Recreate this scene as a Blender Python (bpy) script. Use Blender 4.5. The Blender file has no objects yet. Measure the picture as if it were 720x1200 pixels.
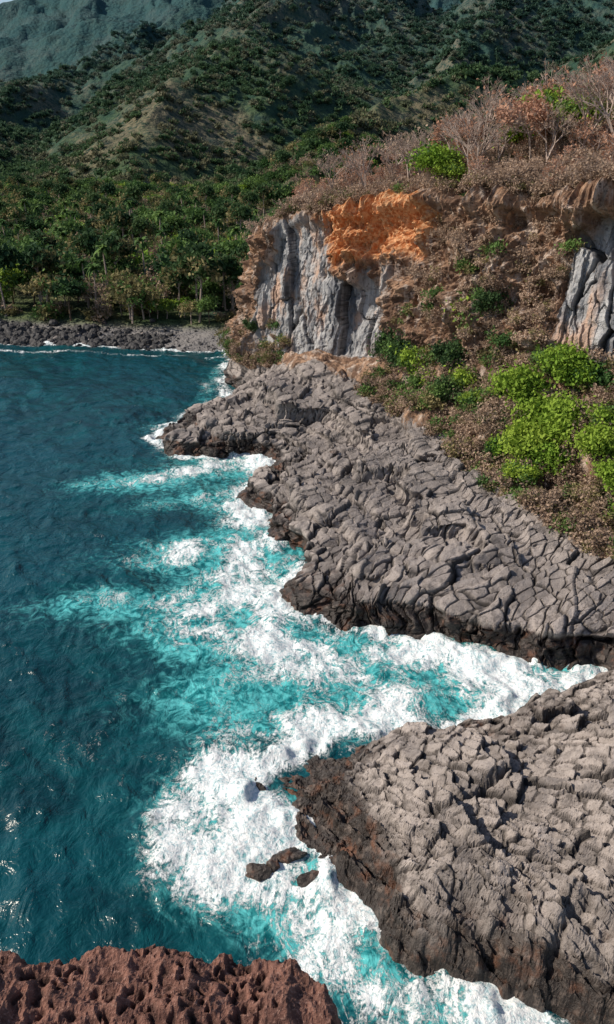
import bpy, bmesh, math, time
import numpy as np
from mathutils import Vector
T0=time.time()
rng=np.random.default_rng(7)
scene=bpy.context.scene
# ------------------------------------------------------------------ noise
def _h(ix,iy,iz,seed):
    n=(ix.astype(np.int64)*374761393+iy.astype(np.int64)*668265263+iz.astype(np.int64)*1440662683+seed*974634777)&0xffffffff
    n=n.astype(np.uint64)
    n=((n^(n>>np.uint64(13)))*np.uint64(1274126177))&np.uint64(0xffffffff)
    n=((n^(n>>np.uint64(16)))*np.uint64(2246822519))&np.uint64(0xffffffff)
    n=n^(n>>np.uint64(15))
    return n.astype(np.float64)/4294967296.0
def vn(x,y,z=None,seed=0):
    if z is None: z=np.zeros_like(x)
    ix=np.floor(x);iy=np.floor(y);iz=np.floor(z)
    fx=x-ix;fy=y-iy;fz=z-iz
    fx=fx*fx*fx*(fx*(fx*6-15)+10);fy=fy*fy*fy*(fy*(fy*6-15)+10);fz=fz*fz*fz*(fz*(fz*6-15)+10)
    r=0
    flat=not np.any(fz)
    for dx in (0,1):
        wx=fx if dx else 1-fx
        for dy in (0,1):
            wy=fy if dy else 1-fy
            if flat:
                r=r+wx*wy*_h(ix+dx,iy+dy,iz,seed)
            else:
                for dz in (0,1):
                    wz=fz if dz else 1-fz
                    r=r+wx*wy*wz*_h(ix+dx,iy+dy,iz+dz,seed)
    return r
def fbm(x,y,z=None,o=4,seed=0,g=.5):
    a=1;s=0;t=0;f=1
    for i in range(o):
        s=s+a*(vn(x*f,y*f,None if z is None else z*f,seed+i*17)-.5);t+=a;a*=g;f*=2.03
    return s/t*2
def ridged(x,y,z=None,o=4,seed=0):
    a=1;s=0;t=0;f=1
    for i in range(o):
        s=s+a*(1-np.abs(2*vn(x*f,y*f,None if z is None else z*f,seed+i*13)-1));t+=a;a*=.5;f*=2.1
    return s/t
def worley(x,y,seed=0,jit=.85,p=2):
    ix=np.floor(x);iy=np.floor(y)
    f1=np.full(x.shape,9.);f2=np.full(x.shape,9.);cid=np.zeros(x.shape);ox=np.zeros(x.shape);oy=np.zeros(x.shape)
    zz=np.zeros_like(x)
    for dx in (-1,0,1):
        for dy in (-1,0,1):
            cx=ix+dx;cy=iy+dy
            px=cx+.5+jit*(_h(cx,cy,zz,seed)-.5);py=cy+.5+jit*(_h(cx,cy,zz,seed+5)-.5)
            ddx=x-px;ddy=y-py
            d=np.sqrt(ddx**2+ddy**2) if p==2 else (ddx**4+ddy**4)**.25
            m=d<f1
            f2=np.where(m,f1,np.minimum(f2,d))
            cid=np.where(m,_h(cx,cy,zz,seed+9),cid);ox=np.where(m,ddx,ox);oy=np.where(m,ddy,oy)
            f1=np.where(m,d,f1)
    return f1,f2,cid,ox,oy
def ss(a,b,x):
    t=np.clip((x-a)/(b-a),0,1);return t*t*(3-2*t)
def sdf(poly,X,Y,closed=True):
    P=np.array(poly,float);n=len(P);D=np.full(X.shape,1e9);ins=np.zeros(X.shape,bool)
    for i in range(n if closed else n-1):
        a=P[i];b=P[(i+1)%n];e=b-a
        t=np.clip(((X-a[0])*e[0]+(Y-a[1])*e[1])/(e@e+1e-9),0,1)
        D=np.minimum(D,np.hypot(X-a[0]-t*e[0],Y-a[1]-t*e[1]))
        if closed and a[1]!=b[1]:
            c=((a[1]>Y)!=(b[1]>Y))&(X<(b[0]-a[0])*(Y-a[1])/(b[1]-a[1])+a[0])
            ins^=c
    return np.where(ins,D,-D) if closed else D
# ------------------------------------------------------------------ mesh helpers
def mesh_from(name,V,F,attrs=None,smooth=False,mats=(),midx=None):
    me=bpy.data.meshes.new(name);V=np.asarray(V,np.float32).reshape(-1,3);F=np.asarray(F,np.int32)
    me.vertices.add(len(V));me.vertices.foreach_set("co",V.ravel())
    me.loops.add(F.size);me.loops.foreach_set("vertex_index",F.ravel())
    me.polygons.add(len(F));me.polygons.foreach_set("loop_start",np.arange(0,F.size,F.shape[1],dtype=np.int32))
    me.polygons.foreach_set("use_smooth",np.full(len(F),smooth,bool))
    for m in mats: me.materials.append(m)
    if midx is not None: me.polygons.foreach_set("material_index",np.asarray(midx,np.int32))
    me.update(calc_edges=True)
    if attrs:
        for k,v in attrs.items():
            a=me.attributes.new(k,'FLOAT','POINT');a.data.foreach_set("value",np.asarray(v,np.float32).ravel())
    return me
def grid_faces(ns,nt):
    i,j=np.meshgrid(np.arange(ns-1),np.arange(nt-1),indexing='ij')
    a=(i*nt+j).ravel()
    return np.stack([a,a+nt,a+nt+1,a+1],1)
def add_obj(name,me,loc=(0,0,0),rot=0,scl=1,parent=None):
    o=bpy.data.objects.new(name,me);scene.collection.objects.link(o)
    o.location=loc;o.rotation_euler=(0,0,rot)
    o.scale=(scl,)*3 if not hasattr(scl,'__len__') else scl
    if parent: o.parent=parent
    return o
# ------------------------------------------------------------------ material helper
class NM:
    def __init__(s,name):
        s.m=bpy.data.materials.new(name);s.m.use_nodes=True;s.t=s.m.node_tree;s.t.nodes.clear()
        s.out=s.t.nodes.new('ShaderNodeOutputMaterial');s.b=s.t.nodes.new('ShaderNodeBsdfPrincipled')
        s.t.links.new(s.b.outputs[0],s.out.inputs[0])
    def n(s,ty,**k):
        x=s.t.nodes.new(ty)
        for a,b in k.items(): setattr(x,a,b)
        return x
    def set(s,inp,v):
        if isinstance(v,bpy.types.NodeSocket): s.t.links.new(v,inp)
        else:
            if hasattr(v,'__len__') and len(v)==3 and inp.type=='RGBA': v=(*v,1)
            inp.default_value=v
    def math(s,op,a,b=0.,c=None,clamp=False):
        x=s.n('ShaderNodeMath',operation=op,use_clamp=clamp);s.set(x.inputs[0],a);s.set(x.inputs[1],b)
        if c is not None: s.set(x.inputs[2],c)
        return x.outputs[0]
    def mix(s,f,a,b,mode='MIX'):
        x=s.n('ShaderNodeMixRGB',blend_type=mode);s.set(x.inputs[0],f);s.set(x.inputs[1],a);s.set(x.inputs[2],b);return x.outputs[0]
    def mr(s,v,a,b,c=0.,d=1.,smooth=True):
        x=s.n('ShaderNodeMapRange');x.interpolation_type='SMOOTHSTEP' if smooth else 'LINEAR'
        for i,q in enumerate((v,a,b,c,d)): s.set(x.inputs[i],q)
        return x.outputs[0]
    def attr(s,name): return s.n('ShaderNodeAttribute',attribute_name=name).outputs['Fac']
    def pos(s,scale=(1,1,1)):
        g=s.n('ShaderNodeNewGeometry').outputs['Position']
        if scale==(1,1,1): return g
        x=s.n('ShaderNodeMapping');s.set(x.inputs[0],g);x.inputs['Scale'].default_value=scale;return x.outputs[0]
    def noise(s,scale,det=4,rough=.55,vec=None,dist=0.):
        x=s.n('ShaderNodeTexNoise');s.set(x.inputs['Vector'],vec if vec is not None else s.pos())
        x.inputs['Scale'].default_value=scale;x.inputs['Detail'].default_value=det;x.inputs['Roughness'].default_value=rough
        x.inputs['Distortion'].default_value=dist;return x.outputs['Fac']
    def voro(s,scale,vec=None,feature='DISTANCE_TO_EDGE'):
        x=s.n('ShaderNodeTexVoronoi',feature=feature);s.set(x.inputs['Vector'],vec if vec is not None else s.pos())
        x.inputs['Scale'].default_value=scale;return x
    def bump(s,h,strength,dist,normal=None):
        x=s.n('ShaderNodeBump');s.set(x.inputs['Height'],h);x.inputs['Strength'].default_value=strength;x.inputs['Distance'].default_value=dist
        if normal is not None: s.set(x.inputs['Normal'],normal)
        return x.outputs[0]
    def fin(s,col,rough=.8,normal=None,spec=.3):
        s.set(s.b.inputs['Base Color'],col);s.set(s.b.inputs['Roughness'],rough)
        s.set(s.b.inputs['Specular IOR Level'],spec)
        if normal is not None: s.set(s.b.inputs['Normal'],normal)
        return s.m
def rock_mat():
    k=NM('basalt_rock')
    n1=k.noise(.35,3);n2=k.noise(2.2,4,.6);n3=k.noise(9,4,.7)
    c=k.mix(k.mr(n1,.35,.65),(.14,.123,.118),(.33,.285,.262))
    c=k.mix(k.mr(n2,.42,.68),c,(.09,.078,.073))
    c=k.mix(k.math('MULTIPLY',k.attr('cell'),.6),c,(.46,.395,.36))
    c=k.mix(k.mr(n3,.52,.7),c,(.145,.12,.108))
    col=k.attr('column')                                     # bluish grey columnar cliff
    cg=k.mix(k.mr(k.noise(.8,5,.65,vec=k.pos((1,1,.12))),.36,.62),(.11,.115,.13),(.41,.40,.40))
    cg=k.mix(k.mr(k.noise(.3,4,.6,vec=k.pos((1,1,.4))),.5,.64),cg,(.43,.29,.22))
    cg=k.mix(k.mr(n2,.55,.7),cg,(.13,.11,.10))
    c=k.mix(col,c,cg)
    soil=k.attr('soil')
    sc=k.mix(k.mr(k.noise(.5,5,.6),.35,.65),(.11,.06,.038),(.36,.22,.14))
    sc=k.mix(k.mr(k.noise(.9,4,.6,vec=k.pos((1,1,.3))),.5,.66),sc,(.44,.35,.29))
    sc=k.mix(k.mr(k.noise(3.,4,.7),.5,.68),sc,(.06,.04,.028))
    sf=k.mr(k.math('ADD',soil,k.math('MULTIPLY',k.math('SUBTRACT',n2,.5),.9)),.38,.62)
    c=k.mix(sf,c,sc)
    org=k.mr(k.math('ADD',k.attr('rust'),k.math('MULTIPLY',k.math('SUBTRACT',k.noise(.7,4,.6,vec=k.pos((1,1,.45))),.5),1.7)),.48,.85)
    c=k.mix(org,c,k.mix(k.mr(n2,.4,.6),(.42,.15,.05),(.62,.35,.18)))
    wet=k.mr(k.math('ADD',k.attr('wet'),k.math('MULTIPLY',k.math('SUBTRACT',k.noise(1.1,4,.6),.5),.9)),.3,.8)
    wc=k.mix(k.mr(k.noise(.9,4,.6),.5,.7),(.033,.025,.022),(.15,.068,.04))
    wc=k.mix(k.mr(n2,.5,.7),wc,(.13,.10,.085))
    c=k.mix(wet,c,wc)
    c=k.mix(k.math('MULTIPLY',k.attr('crack'),.9),c,(.018,.015,.014))
    h=k.math('ADD',k.math('MULTIPLY',n3,.7),n2)
    nb=k.bump(h,.8,.14)
    return k.fin(c,k.mix(wet,(.88,)*3,(.42,)*3),nb,.35)
def red_mat():
    k=NM('red_lava_rock')
    n=k.noise(3,5,.6);n2=k.noise(22,4,.7)
    c=k.mix(k.mr(n,.35,.65),(.10,.046,.036),(.24,.115,.085))
    c=k.mix(k.mr(n2,.5,.72),c,(.36,.21,.165))
    c=k.mix(k.math('MULTIPLY',k.attr('crack'),.8),c,(.02,.011,.010))
    return k.fin(c,.85,k.bump(n2,.9,.05),.3)
def dark_mat():
    k=NM('dark_boulder_rock');return k.fin(k.mix(k.noise(3,4),(.02,.02,.022),(.075,.07,.07)),.7,k.bump(k.noise(7,4),.6,.08),.3)
def water_mat():
    k=NM('sea_water')
    foam=k.attr('foam');tq=k.attr('turq')
    def rid(sc,d,m,ds,vec=None): return k.math('SUBTRACT',1.,k.math('MULTIPLY',k.math('ABSOLUTE',k.math('SUBTRACT',k.noise(sc,d,.62,vec,ds),.5)),m),clamp=True)
    fine=k.noise(5.,5,.72,dist=.6);fine2=k.noise(.9,6,.62,dist=2.)
    rot=k.n('ShaderNodeMapping');k.set(rot.inputs[0],k.pos((1,1,.2)));rot.inputs['Rotation'].default_value=(0,0,.5);rot.inputs['Scale'].default_value=(1.,.55,1)
    rA=rid(.7,6,7.,2.2,rot.outputs[0]);rB=rid(2.0,5,6.,1.6)
    pat=k.math('ADD',k.math('MULTIPLY',rA,.43),k.math('ADD',k.math('MULTIPLY',rB,.29),k.math('MULTIPLY',k.mr(fine,.3,.7),.28)))
    m=k.mr(pat,k.math('SUBTRACT',1.,foam),k.math('SUBTRACT',1.46,foam))
    w1=k.noise(.22,4,.55,dist=.8)
    deep=k.mix(k.mr(w1,.35,.68),(.0008,.027,.036),(.0025,.066,.078))
    deep=k.mix(k.mr(k.noise(.045,3),.4,.62),deep,(.001,.046,.062))
    tf=k.mr(k.math('ADD',tq,k.math('MULTIPLY',k.math('SUBTRACT',fine2,.5),1.5)),.12,1.15)
    c=k.mix(tf,deep,k.mix(k.mr(fine2,.36,.62),(.006,.17,.185),(.10,.47,.48)))
    c=k.mix(m,c,k.mix(k.mr(k.math('ADD',fine,k.math('MULTIPLY',pat,.35)),.45,.82),(.36,.55,.60),(.88,.89,.89)))
    rp=k.noise(.85,4,.55,vec=k.pos((1,.7,1)),dist=.5);rp2=k.noise(3.5,3,.5,dist=.4)
    h=k.math('ADD',rp,k.math('MULTIPLY',rp2,.12))
    h=k.math('ADD',h,k.math('MULTIPLY',k.math('MULTIPLY',m,fine),.35))
    nb=k.bump(h,.75,.5)
    k.fin(c,k.mix(m,(.24,)*3,(.9,)*3),nb,.26)
    return k.m
def haze_tint(k,c,amt):  # aerial haze painted into the base colour, bluer with world y
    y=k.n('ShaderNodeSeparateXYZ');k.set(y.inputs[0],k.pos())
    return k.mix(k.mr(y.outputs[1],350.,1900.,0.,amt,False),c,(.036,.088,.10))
def hill_mat():
    k=NM('hillside_ground')
    n1=k.noise(.010,5,.62);n2=k.noise(.045,5,.65);n3=k.noise(.25,4,.7)
    c=k.mix(k.mr(n2,.38,.62),(.03,.06,.028),(.095,.125,.05))
    c=k.mix(k.mr(n1,.46,.6),c,(.19,.155,.095))
    c=k.mix(k.mr(n3,.45,.62),c,(.025,.045,.024))
    c=haze_tint(k,c,.85)
    c=k.mix(k.mr(n2,.5,.66,0.,.55),c,(.03,.055,.055))
    c=k.mix(k.attr('dry'),c,k.mix(n3,(.12,.08,.05),(.24,.17,.11)))
    c=k.mix(k.attr('beach'),c,k.mix(k.noise(3,4,.7),(.05,.05,.055),(.3,.28,.27)))
    v=k.voro(.13,feature='F1').outputs['Distance'];v2=k.voro(.05,feature='F1').outputs['Distance']
    h=k.math('ADD',k.math('MULTIPLY',v,-1.),k.math('ADD',k.math('MULTIPLY',v2,-1.),n3))
    return k.fin(c,.95,k.bump(h,.75,4.),.05)
def leaf_mat(name,a,b,trans=True,hz=0):
    k=NM(name)
    r=k.n('ShaderNodeObjectInfo').outputs['Random']
    n=k.noise(.9,2)
    f=k.math('ADD',k.math('MULTIPLY',r,.8),k.math('MULTIPLY',k.math('SUBTRACT',n,.35),.8),clamp=True)
    c=k.mix(f,a,b)
    if hz: c=haze_tint(k,c,hz)
    k.fin(c,.75,None,.15)
    if trans:
        t=k.n('ShaderNodeBsdfTranslucent');k.set(t.inputs[0],c);mx=k.n('ShaderNodeMixShader');mx.inputs[0].default_value=.3
        k.t.links.new(k.b.outputs[0],mx.inputs[1]);k.t.links.new(t.outputs[0],mx.inputs[2]);k.t.links.new(mx.outputs[0],k.out.inputs[0])
    return k.m
def bark(name,a,b):
    k=NM(name);return k.fin(k.mix(k.noise(6,2),a,b),.9,None,.1)
M_rock=rock_mat();M_red=red_mat();M_water=water_mat();M_hill=hill_mat();M_dk=dark_mat()
M_g1=leaf_mat('leaf_green',(.04,.10,.03),(.15,.24,.065))
M_g2=leaf_mat('leaf_bright_green',(.14,.26,.03),(.32,.42,.06))
M_g3=leaf_mat('leaf_dark_green',(.02,.055,.024),(.07,.12,.042))
M_dry=leaf_mat('leaf_dry_tan',(.23,.16,.115),(.48,.35,.26))
M_ol=leaf_mat('leaf_olive',(.11,.11,.045),(.30,.25,.12))
M_rust=leaf_mat('leaf_rust',(.32,.16,.10),(.50,.29,.20))
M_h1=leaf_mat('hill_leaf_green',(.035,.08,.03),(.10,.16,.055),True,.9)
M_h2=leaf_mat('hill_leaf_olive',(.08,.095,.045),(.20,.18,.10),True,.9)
M_bk=bark('bark_brown',(.09,.06,.04),(.17,.12,.09));M_bk2=bark('bark_pale',(.28,.21,.18),(.46,.37,.32))
# ------------------------------------------------------------------ headland loft: U W S V B T I J
ST=[ # W              S                 V                 B                 T                I               J
[(-12.6,132,-.4),(-11.8,131,1.2),(-10.6,129.5,3),(-9,128,4.5),(-6,126,11),(3,131,18),(14,152,20)],
[(-11.6,120.5,-.4),(-11,119.8,1.3),(-10.4,119,3),(-9.5,118,4),(-7,116,17),(0,122,21),(16,148,25)],
[(-11.8,111.7,-.4),(-11,111.2,1.2),(-9.3,110.5,3),(-8,109.8,4.2),(-5.8,110.5,19.6),(3,117,23.3),(22,145,27)],
[(-10.3,103.2,-.4),(-9.4,103,1.2),(-5,104,4.6),(-3,104.4,5.4),(-1.4,104.8,22.3),(7,112,25.6),(28,142,29)],
[(-15.2,95.8,-.4),(-14,95.8,1),(-.5,98.5,6.4),(2.6,99,7.0),(4,100.2,23.7),(12,107,26.6),(34,139,30)],
[(-17.5,87.7,-.4),(-16.2,87.9,1.1),(3.5,92.5,6.7),(6.3,95,7.8),(8,97,24.7),(16,103,27.8),(40,135,31)],
[(-13.3,82,-.4),(-12.4,83,1),(6,86.5,6),(9,89,9.2),(11.4,91.4,25.3),(20,98,28.6),(48,131,32)],
[(-6.5,83.8,-.4),(-5.4,83.9,1),(8,82.6,6),(11.8,84.5,10.4),(14.2,87,25.6),(23,94,29.3),(54,126,33)],
[(-3.4,78.7,-.4),(-2,78.9,1.3),(10.6,77,6.3),(14,80.5,11.2),(16.2,82.8,25.6),(25,90,29.6),(58,122,34)],
[(-6,72.9,-.4),(-4.6,72.7,1.2),(12.6,72,6.5),(16,77,12),(18.2,79.4,25.8),(27,87,30),(62,119,35)],
[(-4.3,67.4,-.4),(-3,67.5,1.4),(14,68,6.2),(18,75,12.6),(20.1,77.2,25.9),(29,85,30),(65,116,35)],
[(-4.4,63,-.4),(-3,63,1.4),(15.2,65,6),(19.5,73,13),(21.5,75.2,26),(31,83,30.5),(68,113,36)],
[(-1.7,58.9,-.4),(-.4,59,1.6),(16.4,62.2,5.7),(21,71.2,13.4),(22.8,73.4,26.1),(33,81,31),(72,110,36)],
[(-1,54.5,-.4),(.4,55,1.7),(17.3,60,5.5),(22.4,69.7,13.8),(24.,71.9,26.1),(35,79,31),(76,107,37)],
[(-2.2,50.7,-.4),(-.9,51.3,1.7),(18.2,58,5.3),(24,68,14),(25.6,70.2,26.2),(37,77,31.5),(80,104,37)],
[(.6,48.4,-.4),(1.4,49.5,1.9),(19,56,5.2),(25.6,66.4,14.3),(27.2,68.6,26.4),(39,75,32),(84,101,38)],
[(2.3,47.3,-.4),(3,48.5,2),(19.9,54,5),(27.2,64.8,14.5),(29.,67.,26.6),(42,73,32),(88,98,38)],
[(5.8,46.8,-.4),(6.2,48,2),(20.8,52.3,4.9),(29,63,14.5),(31.,65.,26.8),(45,71,32),(92,94,38)],
[(9,45.2,-.4),(9.5,46.4,2.1),(21.8,50.6,4.8),(31.2,61,15),(33.6,63.4,27),(48,68,33),(97,90,39)],
[(13.1,43.5,-.4),(13.6,44.7,2),(23.4,48.8,4.7),(34,58.5,15),(36.6,60.6,27),(52,65,33),(102,85,39)],
[(17.7,42.4,-.4),(18.2,43.3,2.2),(26.2,47,5),(38,56,15),(41,58,27.5),(58,60,33),(108,78,40)],
[(24,40.6,.6),(24.2,41.5,2.9),(31,45,5.5),(44,52,15),(47.5,53.6,28),(66,54,34),(114,68,40)],
[(36,36,1),(36,37,3.4),(42,41,6),(54,47,16),(58,48,28),(76,48,34),(122,56,40)],
]
K=np.array(ST,float);nst=len(K)
U=K[:,0].copy();U[:,2]=-2.5
dirv=K[:,0,:2]-K[:,1,:2];dirv/=np.linalg.norm(dirv,axis=1)[:,None]
U[:,:2]+=dirv*1.4
K=np.concatenate([U[:,None],K],1)     # 8 knots
per=64
s=np.linspace(0,nst-1,(nst-1)*per+1);i1=np.clip(np.floor(s).astype(int),0,nst-2);f=(s-i1)[:,None,None]
P0=K[np.clip(i1-1,0,nst-1)];P1=K[i1];P2=K[i1+1];P3=K[np.clip(i1+2,0,nst-1)]
C=.5*((2*P1)+(-P0+P2)*f+(2*P0-5*P1+4*P2-P3)*f*f+(-P0+3*P1-3*P2+P3)*f**3)
cnt=[10,24,210,70,130,50,30]
tt=np.concatenate([k+np.arange(n)/n for k,n in enumerate(cnt)]+[[7.]])
j1=np.clip(np.floor(tt).astype(int),0,6);g=(tt-j1)[None,:,None]
P=C[:,j1]*(1-g)+C[:,j1+1]*g
ns,nt=P.shape[:2];TT=np.broadcast_to(tt[None],(ns,nt));S=np.broadcast_to(s[:,None],(ns,nt))
# terraces in the platform
ff=np.clip(TT-2,0,1);onp=((TT>2)&(TT<3))
f0=.55+.16*fbm(S*.9,S*0,o=3,seed=61)+.07*fbm(P[...,0]*.5,P[...,1]*.5,o=3,seed=62)
wgt=ss(3.5,5,S)*(1-ss(15,18,S))*.85
f1_=.18+.12*fbm(S*.8,S*0+5,o=3,seed=63)+.07*fbm(P[...,0]*.4,P[...,1]*.4,o=3,seed=64)
f2_=.80+.10*fbm(S*.8,S*0+9,o=3,seed=65)+.05*fbm(P[...,0]*.4,P[...,1]*.4,o=3,seed=66)
f3_=.36+.10*fbm(S*.8,S*0+14,o=3,seed=67)+.06*fbm(P[...,0]*.4,P[...,1]*.4,o=3,seed=68)
fn=ff*(1-wgt)+wgt*(.42*ss(f0-.02,f0+.02,ff)+.22*ss(f1_-.015,f1_+.015,ff)+.2*ss(f2_-.015,f2_+.015,ff)+.16*ss(f3_-.012,f3_+.012,ff))
zS=C[:,2,2][:,None];zV=C[:,3,2][:,None]
P[...,2]=np.where(onp,zS+(zV-zS)*fn,P[...,2])
def normals(P):
    a=np.gradient(P,axis=0);b=np.gradient(P,axis=1);n=np.cross(a,b);return n/(np.linalg.norm(n,axis=2,keepdims=True)+1e-9)
for _ in range(5):
    P[:,1:-1]=(P[:,:-2]+2*P[:,1:-1]+P[:,2:])/4
N=normals(P)
for _ in range(12): N[:,1:-1]=(N[:,:-2]+2*N[:,1:-1]+N[:,2:])/4
N/=np.linalg.norm(N,axis=2,keepdims=True)
def plat_blocks(x,y,seed=0,sc=1.,ang0=.5,bigc=1.,sm=1.,asp=1.):
    """jointed lava: warped, angular, layered blocks in three sizes; returns height, crack, depth, cell"""
    wx=x+.18*fbm(x*.6,y*.6,o=3,seed=seed+1);wy=y+.18*fbm(x*.6,y*.6,o=3,seed=seed+2)
    wx=wx+3.2*fbm(x*.07,y*.07,o=2,seed=seed+4);wy=wy+3.2*fbm(x*.07,y*.07,o=2,seed=seed+6)
    c,sn=math.cos(ang0),math.sin(ang0)
    u=(wx*c+wy*sn)/sc/asp;v=(-wx*sn+wy*c)/sc
    f1,f2,id1,ox,oy=worley(u*.85,v*1.8,seed,.72,4)
    g1,g2,id2,px,py=worley(u*.30+5,v*.55+3,seed+25,.8,4)
    F1,F2,ID,OX,OY=worley(u*.11+3,v*.2+7,seed+50,.85,2)
    rough=.5+.9*ss(-.3,.3,fbm(x*.1,y*.1,o=2,seed=seed+8))
    small=((id1-.5)*.42+ox*.14*(.3+id1)+oy*.20)*rough*sm
    mid=np.round((id2-.5)*3)/3*.95+px*.16+py*.34
    big=((ID-.5)*1.1+OX*.6+OY*.8)*(.4+.6*bigc)
    cr=1-ss(.015,.14,f2-f1);cm=1-ss(.01,.08,g2-g1);CR=(1-ss(.005,.045,F2-F1))*bigc
    return small*sc+mid*sc+big,np.maximum(cr*.8,np.maximum(cm*.9,CR)),cr*.16*sc+cm*.24*sc+CR*.5,id1*.7+id2*.3
X,Y,Z=P[...,0].copy(),P[...,1].copy(),P[...,2].copy()
hb,cr,dep,cid=plat_blocks(X,Y,3,.9,.30,.2,1.15,1.25)
hb2,cr2,dep2,cid2=plat_blocks(X*.9+Y*.3,Z*1.+3,13,.9,1.57,.3)   # joints on steep faces
steep=ss(.75,.5,N[...,2])
bj=.2*fbm(X*.3,Y*.3,o=4,seed=71)
plat=ss(.9,1.6,TT)*(1-ss(2.90,3.08,TT+bj))*1.0
edge=ss(.2,.8,TT)*(1-ss(1.8,2.3,TT))
vegz=ss(2.90,3.08,TT+bj)*(1-ss(3.85,4.,TT))
clf=ss(3.9,4.05,TT)*(1-ss(4.95,5.1,TT))
top=ss(4.95,5.1,TT)
cl=np.cumsum(np.r_[0,np.linalg.norm(np.diff(C[:,5,:2],axis=0),axis=1)])[:,None]+0*TT
cu=cl+.5*fbm(cl*.3,Z*.10,o=4,seed=21)+.10*fbm(cl*2,Z*1.2,o=3,seed=22)
w1,w2,wid,wox,woy=worley(cu*.26,Z*.085+fbm(cu*.25,Z*.1,o=2,seed=4)*.7,31,.9,4)
v1,v2,vid,vox,voy=worley(cu*.8,Z*.2+fbm(cu*.5,Z*.1,seed=12)*.8,37,.85,4)
q1,q2,qid,qox,qoy=worley(cu*1.9,Z*.55,39,.8,4)
fl=ss(.1,.6,wid)
colh=(wid-.5)*2.2+wox*.35+woy*.3+((vid-.5)*.9)*fl+((qid-.5)*.3)+.3*fbm(cu*1.2,Z*1.1,o=4,seed=19)-(1-ss(0,.04,w2-w1))*.6-(1-ss(0,.04,v2-v1))*.25*fl
ccr=np.maximum(1-ss(0,.035,w2-w1),.6*(1-ss(0,.04,v2-v1))*fl)
left_col=ss(1.9,2.3,S+.1*fbm(Z*.3,S*3,seed=3))*(1-ss(5.4,6.1,S));right_col=ss(12.5,12.8,S)*(1-ss(17.5,18.5,S))
tfr=np.clip(TT-4,0,1)
colm=np.clip(left_col+right_col,0,1)*clf*(1-ss(.66,.84,tfr+.6*fbm(cu*.22,Z*.1,o=3,seed=44)))
lf=fbm(X*.16,Y*.16,Z*.16,o=4,seed=8)
hf=fbm(X*.9,Y*.9,Z*.9,o=4,seed=9)
rg=ridged(cu*.20,Z*.10,o=5,seed=14)
d=plat*((hb-dep)*(1-steep)+(hb2*.7-dep2)*steep)+edge*(lf*1.4)+hf*.12*(1-colm)
d+=plat*fbm(X*.12,Y*.12,o=3,seed=77)*.9
d+=clf*(colm*colh+(1-colm)*((rg-.5)*5.2+(ridged(cu*.7,Z*.5,o=4,seed=15)-.5)*2.1+lf*1.2+.9*hf))
d+=vegz*(lf*1.9+(ridged(X*.25,Y*.25,o=4,seed=5)-.4)*1.6+.3*hf)
d+=top*(lf*1.6)
d-=clf*ss(.97,.88,tfr)*ss(.5,.8,tfr)*.8*(1-colm*.4)
d-=clf*1.8*np.exp(-((S-5.1)/.45)**2)*ss(.1,.35,tfr)*ss(.95,.75,tfr)   # alcove below the orange brow
P=P+N*d[...,None]
jag=edge[...,None]*np.stack([fbm(X*.5,Y*.5,Z*.5,o=4,seed=91),fbm(X*.5,Y*.5,Z*.5,o=4,seed=92),0*X],-1)*1.2
P=P+jag
rust=ss(.5,.8,tfr)*clf*(.22+.85*ss(3.3,4.2,S)*(1-ss(6.0,7.,S)))+clf*(1-colm)*.12+colm*.12
soil=clf*(1-colm)*.72+vegz*.95+top*1.
soil=soil+plat*ss(2.6,3.,TT)*.3*ss(5,7,S)
wet=ss(1.9,.7,P[...,2]+.25*hf)*(1-ss(2.4,2.8,TT))
wet=wet+.7*(1-ss(.3,3.4,P[...,2]))*ss(12.,13.5,S)*(TT<2.6)+.3*(1-ss(.3,3.4,P[...,2]))*(TT<2.6)
wet=wet+.3*steep*plat*(TT<2.35)
crk=np.clip(plat*(cr*(1-steep)+cr2*steep)+colm*ccr+clf*(1-colm)*ss(.42,.2,rg)*.8,0,1)
me=mesh_from('headland',P,grid_faces(ns,nt),dict(wet=wet,soil=soil,rust=rust,column=colm,crack=crk,cell=plat*cid),False,[M_rock])
add_obj('coastal_headland_cliff',me)
LP=P.reshape(-1,3);LT=TT.ravel();LS=S.ravel()
def zat(x,y,tmin=2.,tmax=7.):
    m=(LT>=tmin)&(LT<=tmax);q=LP[m];k=np.argmin((q[:,0]-x)**2+(q[:,1]-y)**2);return float(q[k,2])
print('loft',time.time()-T0)
# ------------------------------------------------------------------ near lava shelf
SH=[(17.7,41.6),(14.5,40.3),(12,38.6),(9.5,37.2),(5.4,36.3),(3.3,35.6),(0,35.6),(-2.7,33.6),(-3.4,31.8),(-1.8,30.4),(-.9,28.8),(.6,27.6),(1.2,26.2),(2.8,24.8),(3.0,22.9),(5.2,21.7),(7.6,20.5),(10.5,19.4),(14,17.5),(22,12),(30,4),(60,-6),(60,46),(36,41),(24,42.5)]
xs=np.concatenate([np.arange(-6,24,.065),np.arange(24,60,.5)]);ys=np.concatenate([np.arange(-4,13,.5),np.arange(13,44.5,.065)])
X,Y=np.meshgrid(xs,ys,indexing='ij')
wx=X+.7*fbm(X*.55,Y*.55,o=5,seed=101);wy=Y+.7*fbm(X*.55,Y*.55,o=5,seed=102)
D=sdf(SH,wx,wy)
di=np.maximum(D,0)
lowtip=.45+.55*ss(-3,7,X)
south=ss(36,24,Y)
Z=(1.0*(1-np.exp(-di/.5))+(1.6+1.3*south)*(1-np.exp(-di/3.2))+.055*di)*lowtip
Z=np.where(D<0,np.maximum(D*1.8,-3),Z)-.2
hb,cr,dep,cid=plat_blocks(X,Y,203,.62,-.62,.5,1.1,1.8)
hf=fbm(X*1.3,Y*1.3,o=4,seed=109);lf=fbm(X*.2,Y*.2,o=3,seed=110)
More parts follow.
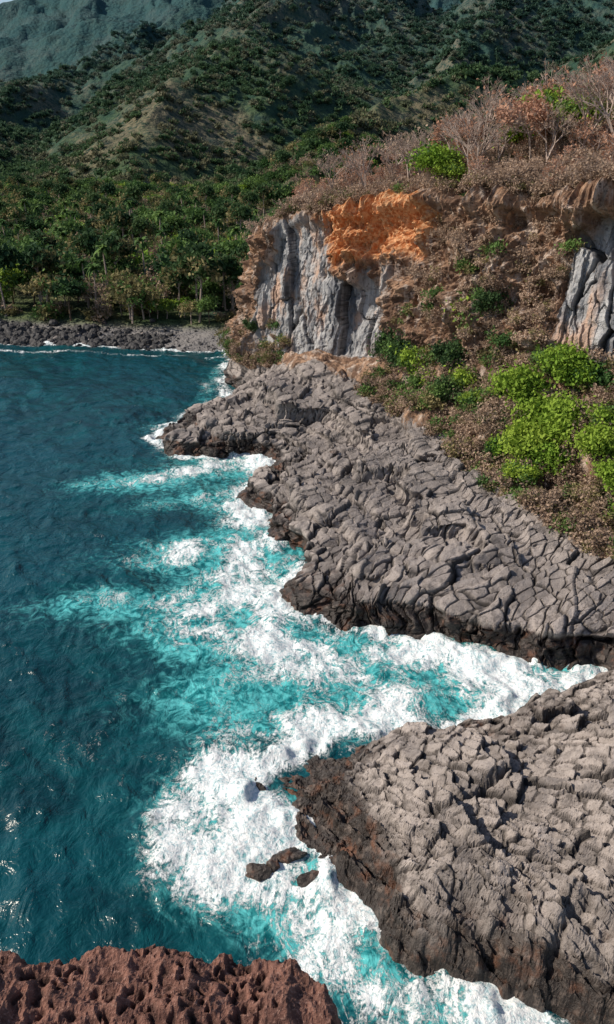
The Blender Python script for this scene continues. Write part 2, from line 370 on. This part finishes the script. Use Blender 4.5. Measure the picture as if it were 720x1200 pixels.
on=ss(-.3,.9,D)
ribs=ridged((X*.85+Y*.5)*1.3+hf*.4,(X*-.5+Y*.85)*.25,o=4,seed=120)
fr=(1-ss(1.5,6.,D+2.5*lf))*ss(36,31,Y)
hb=hb*(1-.2*fr)
Z=Z+on*((hb-dep)*(.5+.5*lowtip)+lf*.8+hf*.12)+fr*on*(ribs-.5)*1.2
Z=Z+.1*hf
wet=np.clip(1-ss(.2,4.8,D+3.4*lf+.5*hf)+.4*(1-ss(0.,4.,X)),0,1)*(.5+.5*ss(36,30,Y))
wet=np.maximum(wet,ss(1.3,.4,Z))
P2_=np.stack([X+on*.2*fbm(X,Y,Z*1.,o=3,seed=5),Y+on*.2*fbm(X,Y,Z*1.,o=3,seed=6),Z],-1)
z0=np.zeros_like(X)
add_obj('lava_rock_shelf',mesh_from('shelf',P2_,grid_faces(*X.shape),dict(wet=wet,soil=z0,rust=z0,column=z0,crack=np.clip(cr*on*(1-.3*fr)+fr*on*ss(.45,.25,ribs)*.6,0,1),cell=cid*on),False,[M_rock]))
# ------------------------------------------------------------------ red ledge below the viewpoint
RL=[(-16,9.6),(-8,9.2),(-5,9.08),(-4.2,9.22),(-3.67,9.33),(-3.1,9.3),(-2.54,9.42),(-1.8,9.16),(-1.4,9.22),(-.98,9.13),(-.5,9.18),(-.2,9.08),(.05,8.85),(.5,8.5),(.42,8.),(.6,7),(1.2,5),(2.5,2),(6,-3),(7,-12),(-16,-12)]
xs=np.concatenate([np.arange(-18,-6,.25),np.arange(-6,2,.022),np.arange(2,10,.25)]);ys=np.concatenate([np.arange(-12,6.5,.3),np.arange(6.5,10.6,.022),np.arange(10.6,13,.3)])
X,Y=np.meshgrid(xs,ys,indexing='ij')
D=sdf(RL,X+.2*fbm(X*2.2,Y*2.2,o=5,seed=130),Y+.2*fbm(X*2.2,Y*2.2,o=5,seed=131))
Z=18-.1*np.exp(-np.maximum(D,0)/.3)+np.where(D<0,np.maximum(-(-D)*11,-22),0)
r1=ridged(X*.9,Y*.9,o=5,seed=132);r2=ridged(X*3.5+r1,Y*3.5,o=4,seed=133)
f1,f2,_,_,_=worley(X*4.5+.8*fbm(X*3,Y*3,seed=3),Y*4.5+.8*fbm(X*3,Y*3,seed=4),135)
pit=(1-ss(.1,.42,f1))*ss(-.1,.1,fbm(X*1.2,Y*1.2,seed=9))
Z=Z+.45*(r1-.55)+.2*(r2-.5)-.12*pit+.55*fbm(X*.5,Y*.5,o=3,seed=134)
add_obj('red_lava_ledge',mesh_from('ledge',np.stack([X,Y,Z],-1),grid_faces(*X.shape),dict(crack=np.clip(pit*.8+ss(.48,.3,r2)*.8+ss(.45,.3,r1)*.6,0,1)),False,[M_red]))
print('rocks',time.time()-T0)
# ------------------------------------------------------------------ terrain
SX=[-900,-400,-150,-52.7,-29.6,-12.6,40,900];SY=[190,158,146,138.5,133.4,132,128,120]
ridges=[
 ([(30,1500,320),(0,1300,255),(-50,1000,165),(-85,800,104),(-110,620,50),(-120,470,12)],.54),
 ([(-1300,2500,160),(-817,2500,300),(-720,2500,362),(-350,2500,530),(130,2600,640),(800,2500,600),(1500,2400,450)],.45),
 ([(-520,930,64),(-369,1100,108),(-295,1400,172),(-194,1800,290),(-100,2400,460)],.54),
 ([(-200,500,8),(-255,650,32),(-330,850,64),(-400,1050,90)],.42),
 ([(-420,700,34),(-560,1200,108),(-700,1800,205)],.4),
 ([(88,1150,130),(188,1300,210),(448,1400,285),(800,1700,390),(900,2400,480)],.62),
 ([(120,850,60),(190,1100,145),(250,1350,220)],.58),
 ([(-10,300,10),(4,380,24),(47,500,54),(111,600,78),(230,700,104),(420,900,190),(700,1300,300)],.55),
 ([(12,152,20),(30,142,27),(62,119,33),(100,90,37),(220,60,42)],.8),
 ([(62,119,33),(90,200,34),(120,350,40),(160,520,68)],.5),
]
def terr(X,Y):
    ys_=np.interp(X,SX,SY)+1.2*fbm(X*.1,Y*0+3,o=3,seed=140);d=Y-ys_
    base=np.where(d<0,d*.25,np.minimum(d*.22,2.6)+np.maximum(d-12,0)*.02+np.maximum(d-400,0)*.05)
    wob=ss(200,500,Y)
    Xw=X+wob*(34*fbm(X*.006,Y*.006,o=5,seed=155)+7*fbm(X*.02,Y*.02,o=3,seed=157));Yw=Y+wob*40*fbm(X*.004,Y*.004,o=4,seed=156)
    vals=[base]
    for pl,sl in ridges:
        best=np.full(X.shape,-1e9)
        for a,b in zip(pl[:-1],pl[1:]):
            ex,ey=b[0]-a[0],b[1]-a[1];t=np.clip(((Xw-a[0])*ex+(Yw-a[1])*ey)/(ex*ex+ey*ey),0,1)
            dd=np.hypot(Xw-a[0]-t*ex,Yw-a[1]-t*ey);h=a[2]+t*(b[2]-a[2])
            best=np.maximum(best,h-sl*dd)
        vals.append(best)
    mx=np.max(vals,0);w=np.clip(mx*.06,1.,9)
    z=mx+w*np.log(sum(np.exp(np.clip((v-mx)/w,-30,0)) for v in vals))
    amp=ss(10,110,z)
    gul=ridged(X*.007+.6*fbm(X*.005,Y*.005,seed=6),Y*.003,o=6,seed=150)-.6
    z=z+amp*gul*(40+.19*z)+ss(3,30,z)*fbm(X*.02,Y*.02,o=5,seed=151)*6
    return z,d
sx=np.sinh(np.linspace(-3.2,3.2,560));sx=sx/sx.max()*1900
sy=118+ (np.expm1(np.linspace(0,3.6,600)))/np.expm1(3.6)*3400
X,Y=np.meshgrid(sx,sy,indexing='xy');X=X.T.copy();Y=Y.T.copy()
X=X*(.25+.75*(Y-100)/3400)
Z,d=terr(X,Y)
dryc=np.exp(-(((X+42)/20)**2+((Y-192)/22)**2))+.35*(fbm(X*.02,Y*.02,o=3,seed=160)>.15)*(Y<420)+ss(0,20,X)*(Y<320)*.7
beach=(1-ss(7,11,d))*1.
add_obj('mountain_terrain',mesh_from('terrain',np.stack([X,Y,Z],-1),grid_faces(*X.shape),dict(dry=np.clip(dryc,0,1),beach=beach),True,[M_hill]))
print('terrain',time.time()-T0)
# ------------------------------------------------------------------ ocean
xs=np.concatenate([np.linspace(-1500,-70,40),np.arange(-69,-24,.35),np.arange(-24,24,.16),np.linspace(24.5,90,30)])
ys=np.concatenate([np.linspace(-200,14,20),np.arange(14.2,62,.16),np.arange(62,145,.32),np.linspace(146,260,20)])
X,Y=np.meshgrid(xs,ys,indexing='ij')
coast=[tuple(c[:2]) for c in K[:,1]]
dc=np.minimum(sdf(coast,X,Y,False),np.abs(sdf(SH[:20],X,Y,False)))
dsh=np.interp(X,SX,SY)-Y
win=ss(-69,-60,X)*ss(24,22,X)*ss(14,17,Y)*ss(145,138,Y)
turq=np.zeros_like(X);foam=np.zeros_like(X)
B=[(-7.5,80,5,2.4,.1,.88,.8),(-12,76.5,5,1.9,.3,.6,.8),(-17.5,73.5,4.5,1.4,.1,.38,.8),(-11,84,4.5,1.5,-.8,.35,.5),(-5.8,69.5,3,2.8,0,.8,.7),(-10,70,4.5,1.8,.3,.5,.8),
(-6.6,59.5,4.5,2,.15,.9,.7),(-4.2,64,2.4,2.2,0,.88,.6),(-9.5,61.5,4.5,1.2,.2,.6,.7),(-11,57.5,4,1.2,.1,.4,.7),
(-5.,47.2,3.6,2.2,-.25,.97,.7),(-3.8,52.8,3.6,2.7,0,.97,.8),(-4,56,3.2,1.6,.2,.88,.7),(-12.6,50.6,5.2,1.5,.12,.5,1.1),(-8,50.5,4,2,.1,.8,1.),(-9,46,3,1.2,.1,.4,.6),
(3.7,43.8,6.5,1.7,-.05,.82,.9),(10,42.2,6,1.6,-.1,.72,1.),(3,40.5,7,1.6,0,.45,1.),(15.3,41.8,2.5,1.0,0,.88,.8),(.5,37.4,5,1.2,.05,.92,.6),(-1,45,4,1.4,-.2,.9,.8),(6.5,39.2,5,.9,.1,.65,.8),(-3,40.5,4,1.8,.2,.28,.9),
(-4.8,33.2,1.7,1.9,.3,.93,.6),(-5.3,30,1.6,2.4,0,.93,.6),(-3.9,27.2,1.9,1.8,0,.98,.6),(-2.,25.,2.3,1.3,-.3,.98,.6),(-1.5,28.5,2.2,1.7,0,.93,.8),(.6,23.8,2.3,1.4,-.3,.98,.6),(2.6,21.8,2.5,1.1,-.3,.97,.5),(5.6,20.3,2.5,1.,-.25,.95,.4),(9,19.,2.5,.9,-.25,.92,.4),
(0,20.8,2.5,.7,-.3,.5,.1),(-14,109,1.2,4,0,.55,.4),(-12.8,119,1.1,5,0,.5,.3),(-17.5,93,2.4,1.2,.5,.5,.3),(-13.5,100,1.5,3,0,.5,.3)]
wX=X+1.3*fbm(X*.25,Y*.25,o=5,seed=171);wY=Y+1.3*fbm(X*.25,Y*.25,o=5,seed=172)
for (bx,by,rx,ry,an,fa,ta) in B:
    c_,s_=math.cos(an),math.sin(an);u=((wX-bx)*c_+(wY-by)*s_);v=(-(wX-bx)*s_+(wY-by)*c_)
    q=(u/rx)**2+(v/ry)**2
    foam=1-(1-foam)*(1-np.clip(fa,0,1)*np.exp(-q*.72)*.98)
    turq=turq+ta*np.exp(-q*.5)
shore=np.exp(-(dc/1.3)**2)*.9
shore=np.maximum(shore,np.exp(-(np.maximum(dsh,0)/1.2)**2)*.9*(X<-8))
shore=np.maximum(shore,np.exp(-((dsh-4.5)/.8)**2)*.5*(X<-8))
foam=1-(1-foam)*(1-shore);turq=np.clip(turq,0,1)+.25*np.exp(-(dc/2.5)**2)
foam=np.clip(foam*(1.0+1.1*fbm(X*.4,Y*.4,o=5,seed=170)),0,1.05)
a=.35
u=X*math.cos(a)+Y*math.sin(a);v=-X*math.sin(a)+Y*math.cos(a)
u2=u+1.6*fbm(X*.15,Y*.15,o=3,seed=180)
r1=ridged(u2*.24,v*.13,o=4,seed=181);r2=ridged(u2*.75+v*.2,v*.4,o=3,seed=184)
wv=(r1-.5)*.6+(r2-.5)*.22+.5*fbm(u2*.1,v*.05,o=2,seed=189)
foam=np.maximum(foam,win*.3*ss(.74,.88,r1)*ss(.5,.8,r2))
fh=fbm(X*.9,Y*.9,o=4,seed=183)
Z=win*(wv+.28*np.clip(foam,0,1)*(fh+.3)+.45*np.exp(-(dc/1.4)**2)*ss(-.1,.5,fbm(X*.6,Y*.6,o=3,seed=187))*np.clip(foam,0,1))-.05
add_obj('sea',mesh_from('sea',np.stack([X,Y,Z],-1),grid_faces(*X.shape),dict(foam=foam,turq=np.clip(turq,0,1)),True,[M_water]))
print('sea',time.time()-T0)
# ------------------------------------------------------------------ plants
class Acc:
    def __init__(s): s.V=[];s.F=[];s.M=[];s.n=0
    def add(s,V,F,m):
        s.V.append(V);s.F.append(np.asarray(F)+s.n);s.M.append(np.full(len(F),m));s.n+=len(V)
    def mesh(s,name,mats): return mesh_from(name,np.concatenate(s.V),np.concatenate(s.F),None,False,mats,np.concatenate(s.M))
def tube(acc,p0,p1,r0,r1,m=0,n=5):
    p0=np.array(p0,float);p1=np.array(p1,float);d=p1-p0;d/=np.linalg.norm(d)+1e-9
    a=np.cross(d,[0,0,1.] if abs(d[2])<.9 else [1.,0,0]);a/=np.linalg.norm(a);b=np.cross(d,a)
    th=np.arange(n)*2*math.pi/n;c=np.cos(th)[:,None]*a+np.sin(th)[:,None]*b
    V=np.concatenate([p0+c*r0,p1+c*r1]);F=[(i,(i+1)%n,n+(i+1)%n,n+i) for i in range(n)];acc.add(V,F,m)
def leaves(acc,C,size,r,m,flat=.0):
    n=len(C);a=r.normal(size=(n,3));a/=np.linalg.norm(a,axis=1)[:,None]
    b=r.normal(size=(n,3));b[:,2]*=.6;b-=a*(a*b).sum(1)[:,None];b/=np.linalg.norm(b,axis=1)[:,None]
    sz=size*r.uniform(.6,1.4,(n,1));a=a*sz;b=b*sz*.6
    V=np.stack([C-a,C-b*.9+a*.1,C+a,C+b],1).reshape(-1,3);F=np.arange(4*n).reshape(-1,4);acc.add(V,F,m)
def tree(name,H,R,ncl,nl,ls,leafm,barkm,seed,base=.35,tr=.18,leaf2=None):
    r=np.random.default_rng(seed);A=Acc();lean=r.normal(0,.06,2)*H
    top=np.array([lean[0],lean[1],H*.72]);mid=np.array([lean[0]*.2+r.normal(0,.03)*H,lean[1]*.3,H*base])
    tube(A,(0,0,-.5),mid,tr,tr*.75,0,6);tube(A,mid,top,tr*.75,tr*.25,0,6)
    for i in range(ncl):
        dv=r.normal(size=3);dv/=np.linalg.norm(dv);dv[2]=abs(dv[2])*1.0-.35
        rad=r.uniform(.45,1.)
        c=np.array([lean[0]*.7,lean[1]*.7,H*(base+ (1-base)*.45)])+dv*np.array([R,R,H*(1-base)*.55])*rad
        q=mid+(top-mid)*r.uniform(0,.9);tube(A,q,c,tr*.3,tr*.06,0,4)
        sg=R*r.uniform(.16,.34)
        C=c+r.normal(size=(nl,3))*np.array([sg,sg,sg*.6])
        leaves(A,C,ls,r,1 if r.random()<.7 else 2)
    return A.mesh(name,[barkm,leafm,leaf2 or leafm])
def bare(name,H,seed,depth=5,leafm=None,nl=0,barkm=None,spread=.55,multi=1,ls=.12):
    r=np.random.default_rng(seed);A=Acc();tips=[]
    def g(p,d,L,rad,k):
        q=p+d*L+r.normal(0,.05,3)*L;tube(A,p,q,rad,rad*.7,0,4 if k<3 else 3)
        if k<=0: tips.append(q);return
        if k<=2: tips.append(q)
        for _ in range(3):
            e=d+r.normal(0,spread,3);e[2]=e[2]*.8+.18;e/=np.linalg.norm(e);g(q,e,L*r.uniform(.6,.85),rad*.62,k-1)
    for _ in range(multi):
        d=np.array([r.normal(0,.35 if multi>1 else .1),r.normal(0,.35 if multi>1 else .1),1.]);d/=np.linalg.norm(d)
        g(np.array([0,0,-.2]),d,H*.27,H*.02/(1 if multi==1 else 2),depth)
    if nl:
        t=np.array(tips);C=t[r.integers(0,len(t),nl)]+r.normal(0,.03*H,(nl,3));leaves(A,C,ls,r,1)
    return A.mesh(name,[barkm or M_bk2,leafm or M_dry])
def shrub(name,H,R,nl,ls,m,seed,m2=None,lob=9):
    r=np.random.default_rng(seed);A=Acc()
    for i in range(lob):
        a=r.uniform(0,6.28);q=R*math.sqrt(r.uniform(0,1))*.8;c=np.array([math.cos(a)*q,math.sin(a)*q,H*r.uniform(.3,.85)*(1-.4*(q/R)**2)])
        tube(A,(c[0]*.1,c[1]*.1,-.3),c,.05,.015,0,4)
        sg=R*r.uniform(.15,.30);C=c+r.normal(size=(nl//lob,3))*np.array([sg,sg,sg*.8]);C[:,2]=np.maximum(C[:,2],-.1)
        leaves(A,C,ls,r,1 if r.random()<.65 else 2)
    return A.mesh(name,[M_bk,m,m2 or m])
def palm(name,H,seed):
    r=np.random.default_rng(seed);A=Acc();p=np.array([0,0,-.5]);d=np.array([r.normal(0,.06),r.normal(0,.06),1.])
    for i in range(4): q=p+d*H/4;d[:2]*=.8;tube(A,p,q,.22-.03*i,.19-.03*i,0,6);p=q
    for i in range(26):
        a=r.uniform(0,6.28);el=r.uniform(-.5,1.2);L=r.uniform(1.7,2.5);q=p.copy()
        for s_ in range(4):
            e=el-.45*s_;dd=np.array([math.cos(a)*math.cos(e),math.sin(a)*math.cos(e),math.sin(e)]);w=np.array([-math.sin(a),math.cos(a),0])*(.35,.42,.3,.15,.02)[s_]
            w2=np.array([-math.sin(a),math.cos(a),0])*(.35,.42,.3,.15,.02)[s_+1];n_=q+dd*L/4
            A.add(np.array([q-w,n_-w2,n_+w2,q+w]),[(0,1,2,3)],1);q=n_
    return A.mesh(name,[M_bk2,M_g1])
def scatter(name,pts,rot,scl,idx,meshes):
    """one object that instances a collection of plants"""
    col=bpy.data.collections.new(name+'_kinds')
    for i,mm in enumerate(meshes):
        o=bpy.data.objects.new(f'{name}_kind_{i:02d}',mm);col.objects.link(o)
    n=len(pts);me=bpy.data.meshes.new(name);me.vertices.add(n);me.vertices.foreach_set('co',np.asarray(pts,np.float32).ravel())
    a=me.attributes.new('rot','FLOAT_VECTOR','POINT');R=np.zeros((n,3),np.float32);R[:,2]=rot;a.data.foreach_set('vector',R.ravel())
    a=me.attributes.new('scl','FLOAT_VECTOR','POINT');S_=np.asarray(scl,np.float32)
    if S_.ndim==1: S_=np.repeat(S_[:,None],3,1)
    a.data.foreach_set('vector',S_.ravel())
    a=me.attributes.new('idx','INT','POINT');a.data.foreach_set('value',np.asarray(idx,np.int32))
    o=add_obj(name,me)
    ng=bpy.data.node_groups.new(name,'GeometryNodeTree')
    ng.interface.new_socket(name='Geometry',in_out='INPUT',socket_type='NodeSocketGeometry');ng.interface.new_socket(name='Geometry',in_out='OUTPUT',socket_type='NodeSocketGeometry')
    N_=ng.nodes;L=ng.links;gi=N_.new('NodeGroupInput');go=N_.new('NodeGroupOutput');ip=N_.new('GeometryNodeInstanceOnPoints')
    ci=N_.new('GeometryNodeCollectionInfo');ci.inputs['Collection'].default_value=col;ci.inputs['Separate Children'].default_value=True;ci.inputs['Reset Children'].default_value=True
    def na(nm,ty):
        x=N_.new('GeometryNodeInputNamedAttribute');x.data_type=ty;x.inputs['Name'].default_value=nm
        return next(q for q in x.outputs if q.enabled and q.name=='Attribute')
    L.new(gi.outputs[0],ip.inputs['Points']);L.new(ci.outputs[0],ip.inputs['Instance']);ip.inputs['Pick Instance'].default_value=True
    L.new(na('idx','INT'),ip.inputs['Instance Index']);L.new(na('rot','FLOAT_VECTOR'),ip.inputs['Rotation']);L.new(na('scl','FLOAT_VECTOR'),ip.inputs['Scale'])
    L.new(ip.outputs[0],go.inputs[0])
    md=o.modifiers.new('scatter','NODES');md.node_group=ng
    return o
# coastal forest ---------------------------------------------------------
kinds=[tree('t0',9,3.6,20,55,.38,M_g1,M_bk,1,leaf2=M_g3),tree('t1',8,3.2,18,55,.38,M_g3,M_bk,2,leaf2=M_g1),tree('t2',7,3.4,18,50,.38,M_g2,M_bk2,3,leaf2=M_g1),
 tree('t3',7,3.,16,45,.32,M_ol,M_bk2,4,leaf2=M_g1),bare('t4',7.5,5,5,M_dry,400,M_bk2,ls=.2),palm('t5',9,6),shrub('t6',2.6,2.2,500,.3,M_ol,7,M_dry),shrub('t7',2.8,2.3,500,.3,M_g1,8,M_ol),tree('t8',11,3.0,20,50,.38,M_g3,M_bk2,9,leaf2=M_ol,base=.5)]
n=3300;yy=135+ (rng.random(n)**1.25)*330;xx=(rng.random(n)*2-1)*(.5*yy+10)
z,d=terr(xx,yy);clear=np.exp(-(((xx+42)/17)**2+((yy-190)/16)**2))
ok=(d>10)&(rng.random(n)>clear*.9)&~((xx>-7)&(yy<152))&~((xx>8)&(yy<175))
xx,yy,z,d=xx[ok],yy[ok],z[ok],d[ok];n=len(xx)
gn=fbm(xx*.03,yy*.03,o=3,seed=200)*1.3+rng.normal(0,.3,n)
idx=np.where(gn>.5,2,np.where(gn>.05,0,np.where(gn>-.35,1,3)))
r_=rng.random(n);idx=np.where(r_<.17,4,idx);idx=np.where((r_>.84)&(yy<330),5,idx);idx=np.where((r_>.17)&(r_<.28),7,idx);idx=np.where((r_>.28)&(r_<.42),3,idx);idx=np.where((r_>.42)&(r_<.52),8,idx)
idx=np.where((d<18)&(rng.random(n)<.5),rng.choice([6,3,2,4],n),idx)
idx=np.where((xx>-6)&(yy<260)&(rng.random(n)<.85),rng.choice([3,4,6],n),idx)
scatter('coastal_forest',np.stack([xx,yy,z-.1],1),rng.random(n)*6.28,rng.uniform(.5,1.25,n),idx,kinds)
# hill forest -----------------------------------------------------------
hk=[tree('h0',7,4,8,16,1.1,M_h1,M_bk,11,base=.2),tree('h1',6,4,8,16,1.1,M_h1,M_bk,12,base=.2),tree('h2',5,3.6,8,14,1.,M_h2,M_bk,13,base=.2),tree('h3',5,3.4,7,14,1.,M_h2,M_bk2,14,base=.2,leaf2=M_h1)]
n=21000;yy=400+(rng.random(n)**1.1)*1200;xx=(rng.random(n)*2-1)*(.46*yy)
z,d=terr(xx,yy);gn=fbm(xx*.008,yy*.008,o=4,seed=210)+rng.normal(0,.25,n)
ok=(gn>-.3)|(yy<500);xx,yy,z,gn=xx[ok],yy[ok],z[ok],gn[ok];n=len(xx)
idx=np.where(gn>.0,rng.integers(0,2,n),rng.integers(2,4,n))
scatter('hillside_forest',np.stack([xx,yy,z-.9],1),rng.random(n)*6.28,rng.uniform(.5,1.1,n)*(1+.3*ss(600,1300,yy)),idx,hk)
# scrub on headland --------------------------------------------------------
sk=[bare('s0',2.6,21,4,M_dry,350,M_bk2,.6,4,ls=.12),bare('s1',3.2,22,4,M_dry,220,M_bk2,.6,3,ls=.12),shrub('s2',1.4,1.3,500,.13,M_dry,23,M_ol),shrub('s3',1.6,1.4,600,.14,M_ol,24,M_g1),bare('s4',4.8,25,5,M_rust,300,M_bk2,.5,1,ls=.12),shrub('s5',.8,.9,350,.12,M_dry,26,M_dry)]
def pick(n,t0,t1,s0,s1,w=None):
    m=np.where((LT>t0)&(LT<t1)&(LS>s0)&(LS<s1))[0]
    return LP[rng.choice(m,n)]
Pa=[];Ia=[];Sa=[]
for (n,t0,t1,s0,s1,pr) in [(800,5.0,5.35,.3,22,[.3,.25,.25,.05,.03,.12]),(1300,5.2,6.5,.3,22,[.33,.3,.13,.08,.10,.06]),(600,6.3,7,0,22,[.3,.35,.1,.1,.15,0]),
    (620,3.1,3.95,6.2,22,[.2,.03,.25,.24,0,.38]),(280,2.9,3.2,6.2,22,[.05,0,.3,.25,0,.45]),(120,4.05,4.9,6.3,12.4,[.1,0,.3,.1,0,.5]),(130,3.2,4.3,.2,3,[.1,0,.4,.2,0,.3])]:
    q=pick(n,t0,t1,s0,s1);Pa.append(q);Ia.append(rng.choice(6,n,p=np.array(pr)/sum(pr)));Sa.append(rng.uniform(.45,1.1,n))
Pa=np.concatenate(Pa);n=len(Pa)
scatter('dry_scrub',Pa-[0,0,.1],rng.random(n)*6.28,np.concatenate(Sa),np.concatenate(Ia),sk)
# named individual plants ------------------------------------------------
gs=[shrub('green_shrub_a',3.0,1.9,4400,.15,M_g2,31,M_g2,18),shrub('green_shrub_b',2.2,1.7,3600,.14,M_g1,32,M_g2,14),shrub('green_shrub_c',2.4,1.6,3600,.14,M_g3,33,M_g1,14)]
for x,y,k,sc in [(19.2,64.6,0,1.25),(17.7,62.6,0,1.15),(20.6,62.2,0,1.15),(19.,60.4,0,.95),(18.2,66.8,0,1.15),(17.2,60.2,1,.9),(16.6,64.6,1,.9),(21.8,66.8,0,1.1),(23.9,65.6,1,1.15),(21,68.6,1,1.1),(22,57.8,0,.95),(23.5,60.5,1,1.),(22.6,54.6,0,.85),(24,52.2,0,.9),(9.6,87.2,2,1.4),(10.4,84,2,1.2),(11.4,81.2,1,1.2),(11.6,78.2,1,1.1),(13.6,76.8,2,1.1),(13,73.8,2,.9),(15.2,73.6,1,1.),(16,78,1,1.5),(17,76,2,1.),(-7.6,110.2,2,.7),(14.8,70.6,1,.9)]:
    add_obj('green_shrub',gs[k],(x,y,zat(x,y,3,4.3)-.15),rng.random()*6.28,sc)
tg=tree('green_tree',5,2.2,22,160,.15,M_g2,M_bk,41,leaf2=M_g1,tr=.12)
for x,y,sc in [(13.6,90.5,1.1),(14.6,88.6,.8),(24,89,1.3),(26,86,1.1),(22,93,.9)]:
    add_obj('green_tree',tg,(x,y,zat(x,y,5.05,7)-.1),rng.random()*6.28,sc)
br=bare('rust_leaved_tree',8,42,6,M_rust,2400,M_bk2,.42,1,ls=.15)
for x,y,sc in [(21.8,86,1.2),(15.6,93,1.),(24.5,91,1.1),(30,88,1.1)]:
    add_obj('rust_leaved_tree',br,(x,y,zat(x,y,5.05,7)-.1),rng.random()*6.28,sc)
bb=bare('bare_tree',6,43,6,M_dry,150,M_bk2,.4,1);bb2=bare('bare_tree_b',7,47,6,M_rust,120,M_bk2,.36,1)
for i,(x,y,sc) in enumerate([(11,94.5,1.3),(17.5,88,1.4),(19.5,90,1.4),(7,100,1.1),(26.5,84,1.5),(29,80,1.5),(12.5,97,1.3),(27.5,78,1.4),(10,102,1.3),(24,94,1.4),(3,106,1.1),(16,87,1.2),(22.5,83,1.3),(25,82,1.4),(31,84,1.5),(18,93,1.4)]):
    add_obj('bare_tree',(bb,bb2)[i%2],(x,y,zat(x,y,5.05,7)-.1),rng.random()*6.28,sc)
# ------------------------------------------------------------------ boulders
def boulder(name,seed,sub=4,mat=None,wetv=.2):
    bm=bmesh.new();bmesh.ops.create_icosphere(bm,subdivisions=sub,radius=1)
    co=np.array([v.co[:] for v in bm.verts]);r=np.random.default_rng(seed)
    pl=r.normal(size=(9,3));pl/=np.linalg.norm(pl,axis=1)[:,None]
    s_=np.min(np.stack([r.uniform(.5,.9)/np.maximum(co@p,1e-3) for p in pl]+[np.full(len(co),1.)]),0)
    s_=s_*(1+.3*fbm(co[:,0]*1.8+seed,co[:,1]*1.8,co[:,2]*1.8,o=5,seed=seed))
    co=co*s_[:,None]*np.array([1,.8,.7])
    for v,c in zip(bm.verts,co): v.co=c
    me=bpy.data.meshes.new(name);bm.to_mesh(me);bm.free();me.materials.append(mat or M_rock)
    for k in ('wet','soil','rust','column','crack','cell'):
        a=me.attributes.new(k,'FLOAT','POINT');a.data.foreach_set('value',np.full(len(me.vertices),wetv if k=='wet' else (.3 if k=='cell' else 0),np.float32))
    return me
bs=[boulder(f'boulder{i}',50+i,3,M_dk,1.) for i in range(4)]+[boulder('boulderg',60,3,None,.2)]
n=1300;xx=rng.uniform(-75,-13,n);dd=np.abs(rng.normal(2.2,3.,n));ys_=np.interp(xx,SX,SY);yy=ys_+dd-.5;z,_=terr(xx,yy)
big=ss(-18,-30,xx);keep=rng.random(n)<(.25+.75*big);xx,yy,z,big=xx[keep],yy[keep],z[keep],big[keep];n=len(xx)
scatter('beach_boulders',np.stack([xx,yy,z+.05],1),rng.random(n)*6.28,(.2+rng.random(n)**2*1.1)*(.3+.7*big),np.where(rng.random(n)<.93,rng.integers(0,4,n),4),bs)
ws=[boulder('sea_rock_a',80,4,None,.9),boulder('sea_rock_b',81,4,None,.9)]
for i,(x,y,z,sc) in enumerate([(-2.2,26.9,.1,.62),(-1.5,27.3,.1,.6),(-.7,27.9,.1,.75),(-1.6,29.9,.1,.6),(.2,26.4,.1,.7)]):
    add_obj('sea_rock',ws[i%2],(x,y,z),i*1.7,(sc,sc*.9,sc))
bg=boulder('rock_boulder',71,5,None,.0);bg2=boulder('rock_boulder_b',72,4,None,.65)
add_obj('rock_boulder',bg,(16.2,32.8,4.2),.6,(1.9,1.5,1.5))
add_obj('rock_boulder',bg,(17,29.6,4.2),2.,(1.3,1.,.9))
for x,y,sc in [(1.3,76.5,.9),(2.6,74.5,.6),(-2,80,.6)]:
    add_obj('rock_boulder',bg2,(x,y,zat(x,y,2,3)+.2),x,sc)
# ------------------------------------------------------------------ light, sky, camera
w=bpy.data.worlds.new("World");scene.world=w;w.use_nodes=True;t=w.node_tree
bgn=t.nodes.get('Background') or t.nodes.new('ShaderNodeBackground')
sky=t.nodes.new('ShaderNodeTexSky');sky.sky_type='NISHITA';sky.sun_disc=False
el=math.radians(39);az=math.atan2(-1,-.05)
sky.sun_elevation=el;sky.sun_rotation=az;t.links.new(sky.outputs[0],bgn.inputs[0]);bgn.inputs[1].default_value=.12
sd=Vector((math.sin(az)*math.cos(el),math.cos(az)*math.cos(el),math.sin(el)))
L=bpy.data.lights.new('sun','SUN');L.energy=5;L.angle=math.radians(.5);L.color=(1,.91,.77)
lo=bpy.data.objects.new('sun',L);scene.collection.objects.link(lo);lo.rotation_euler=sd.to_track_quat('Z','Y').to_euler();lo.location=(-50,0,80)
cam=bpy.data.cameras.new('camera');co=bpy.data.objects.new('camera',cam);scene.collection.objects.link(co)
co.location=(0,0,30);co.rotation_euler=(math.radians(90-24),0,0)
cam.sensor_fit='VERTICAL';cam.sensor_height=36;cam.lens=28.5;cam.clip_start=.1;cam.clip_end=9000
scene.camera=co
scene.view_settings.view_transform='Standard';scene.view_settings.look='None';scene.view_settings.exposure=0
print('done',time.time()-T0)
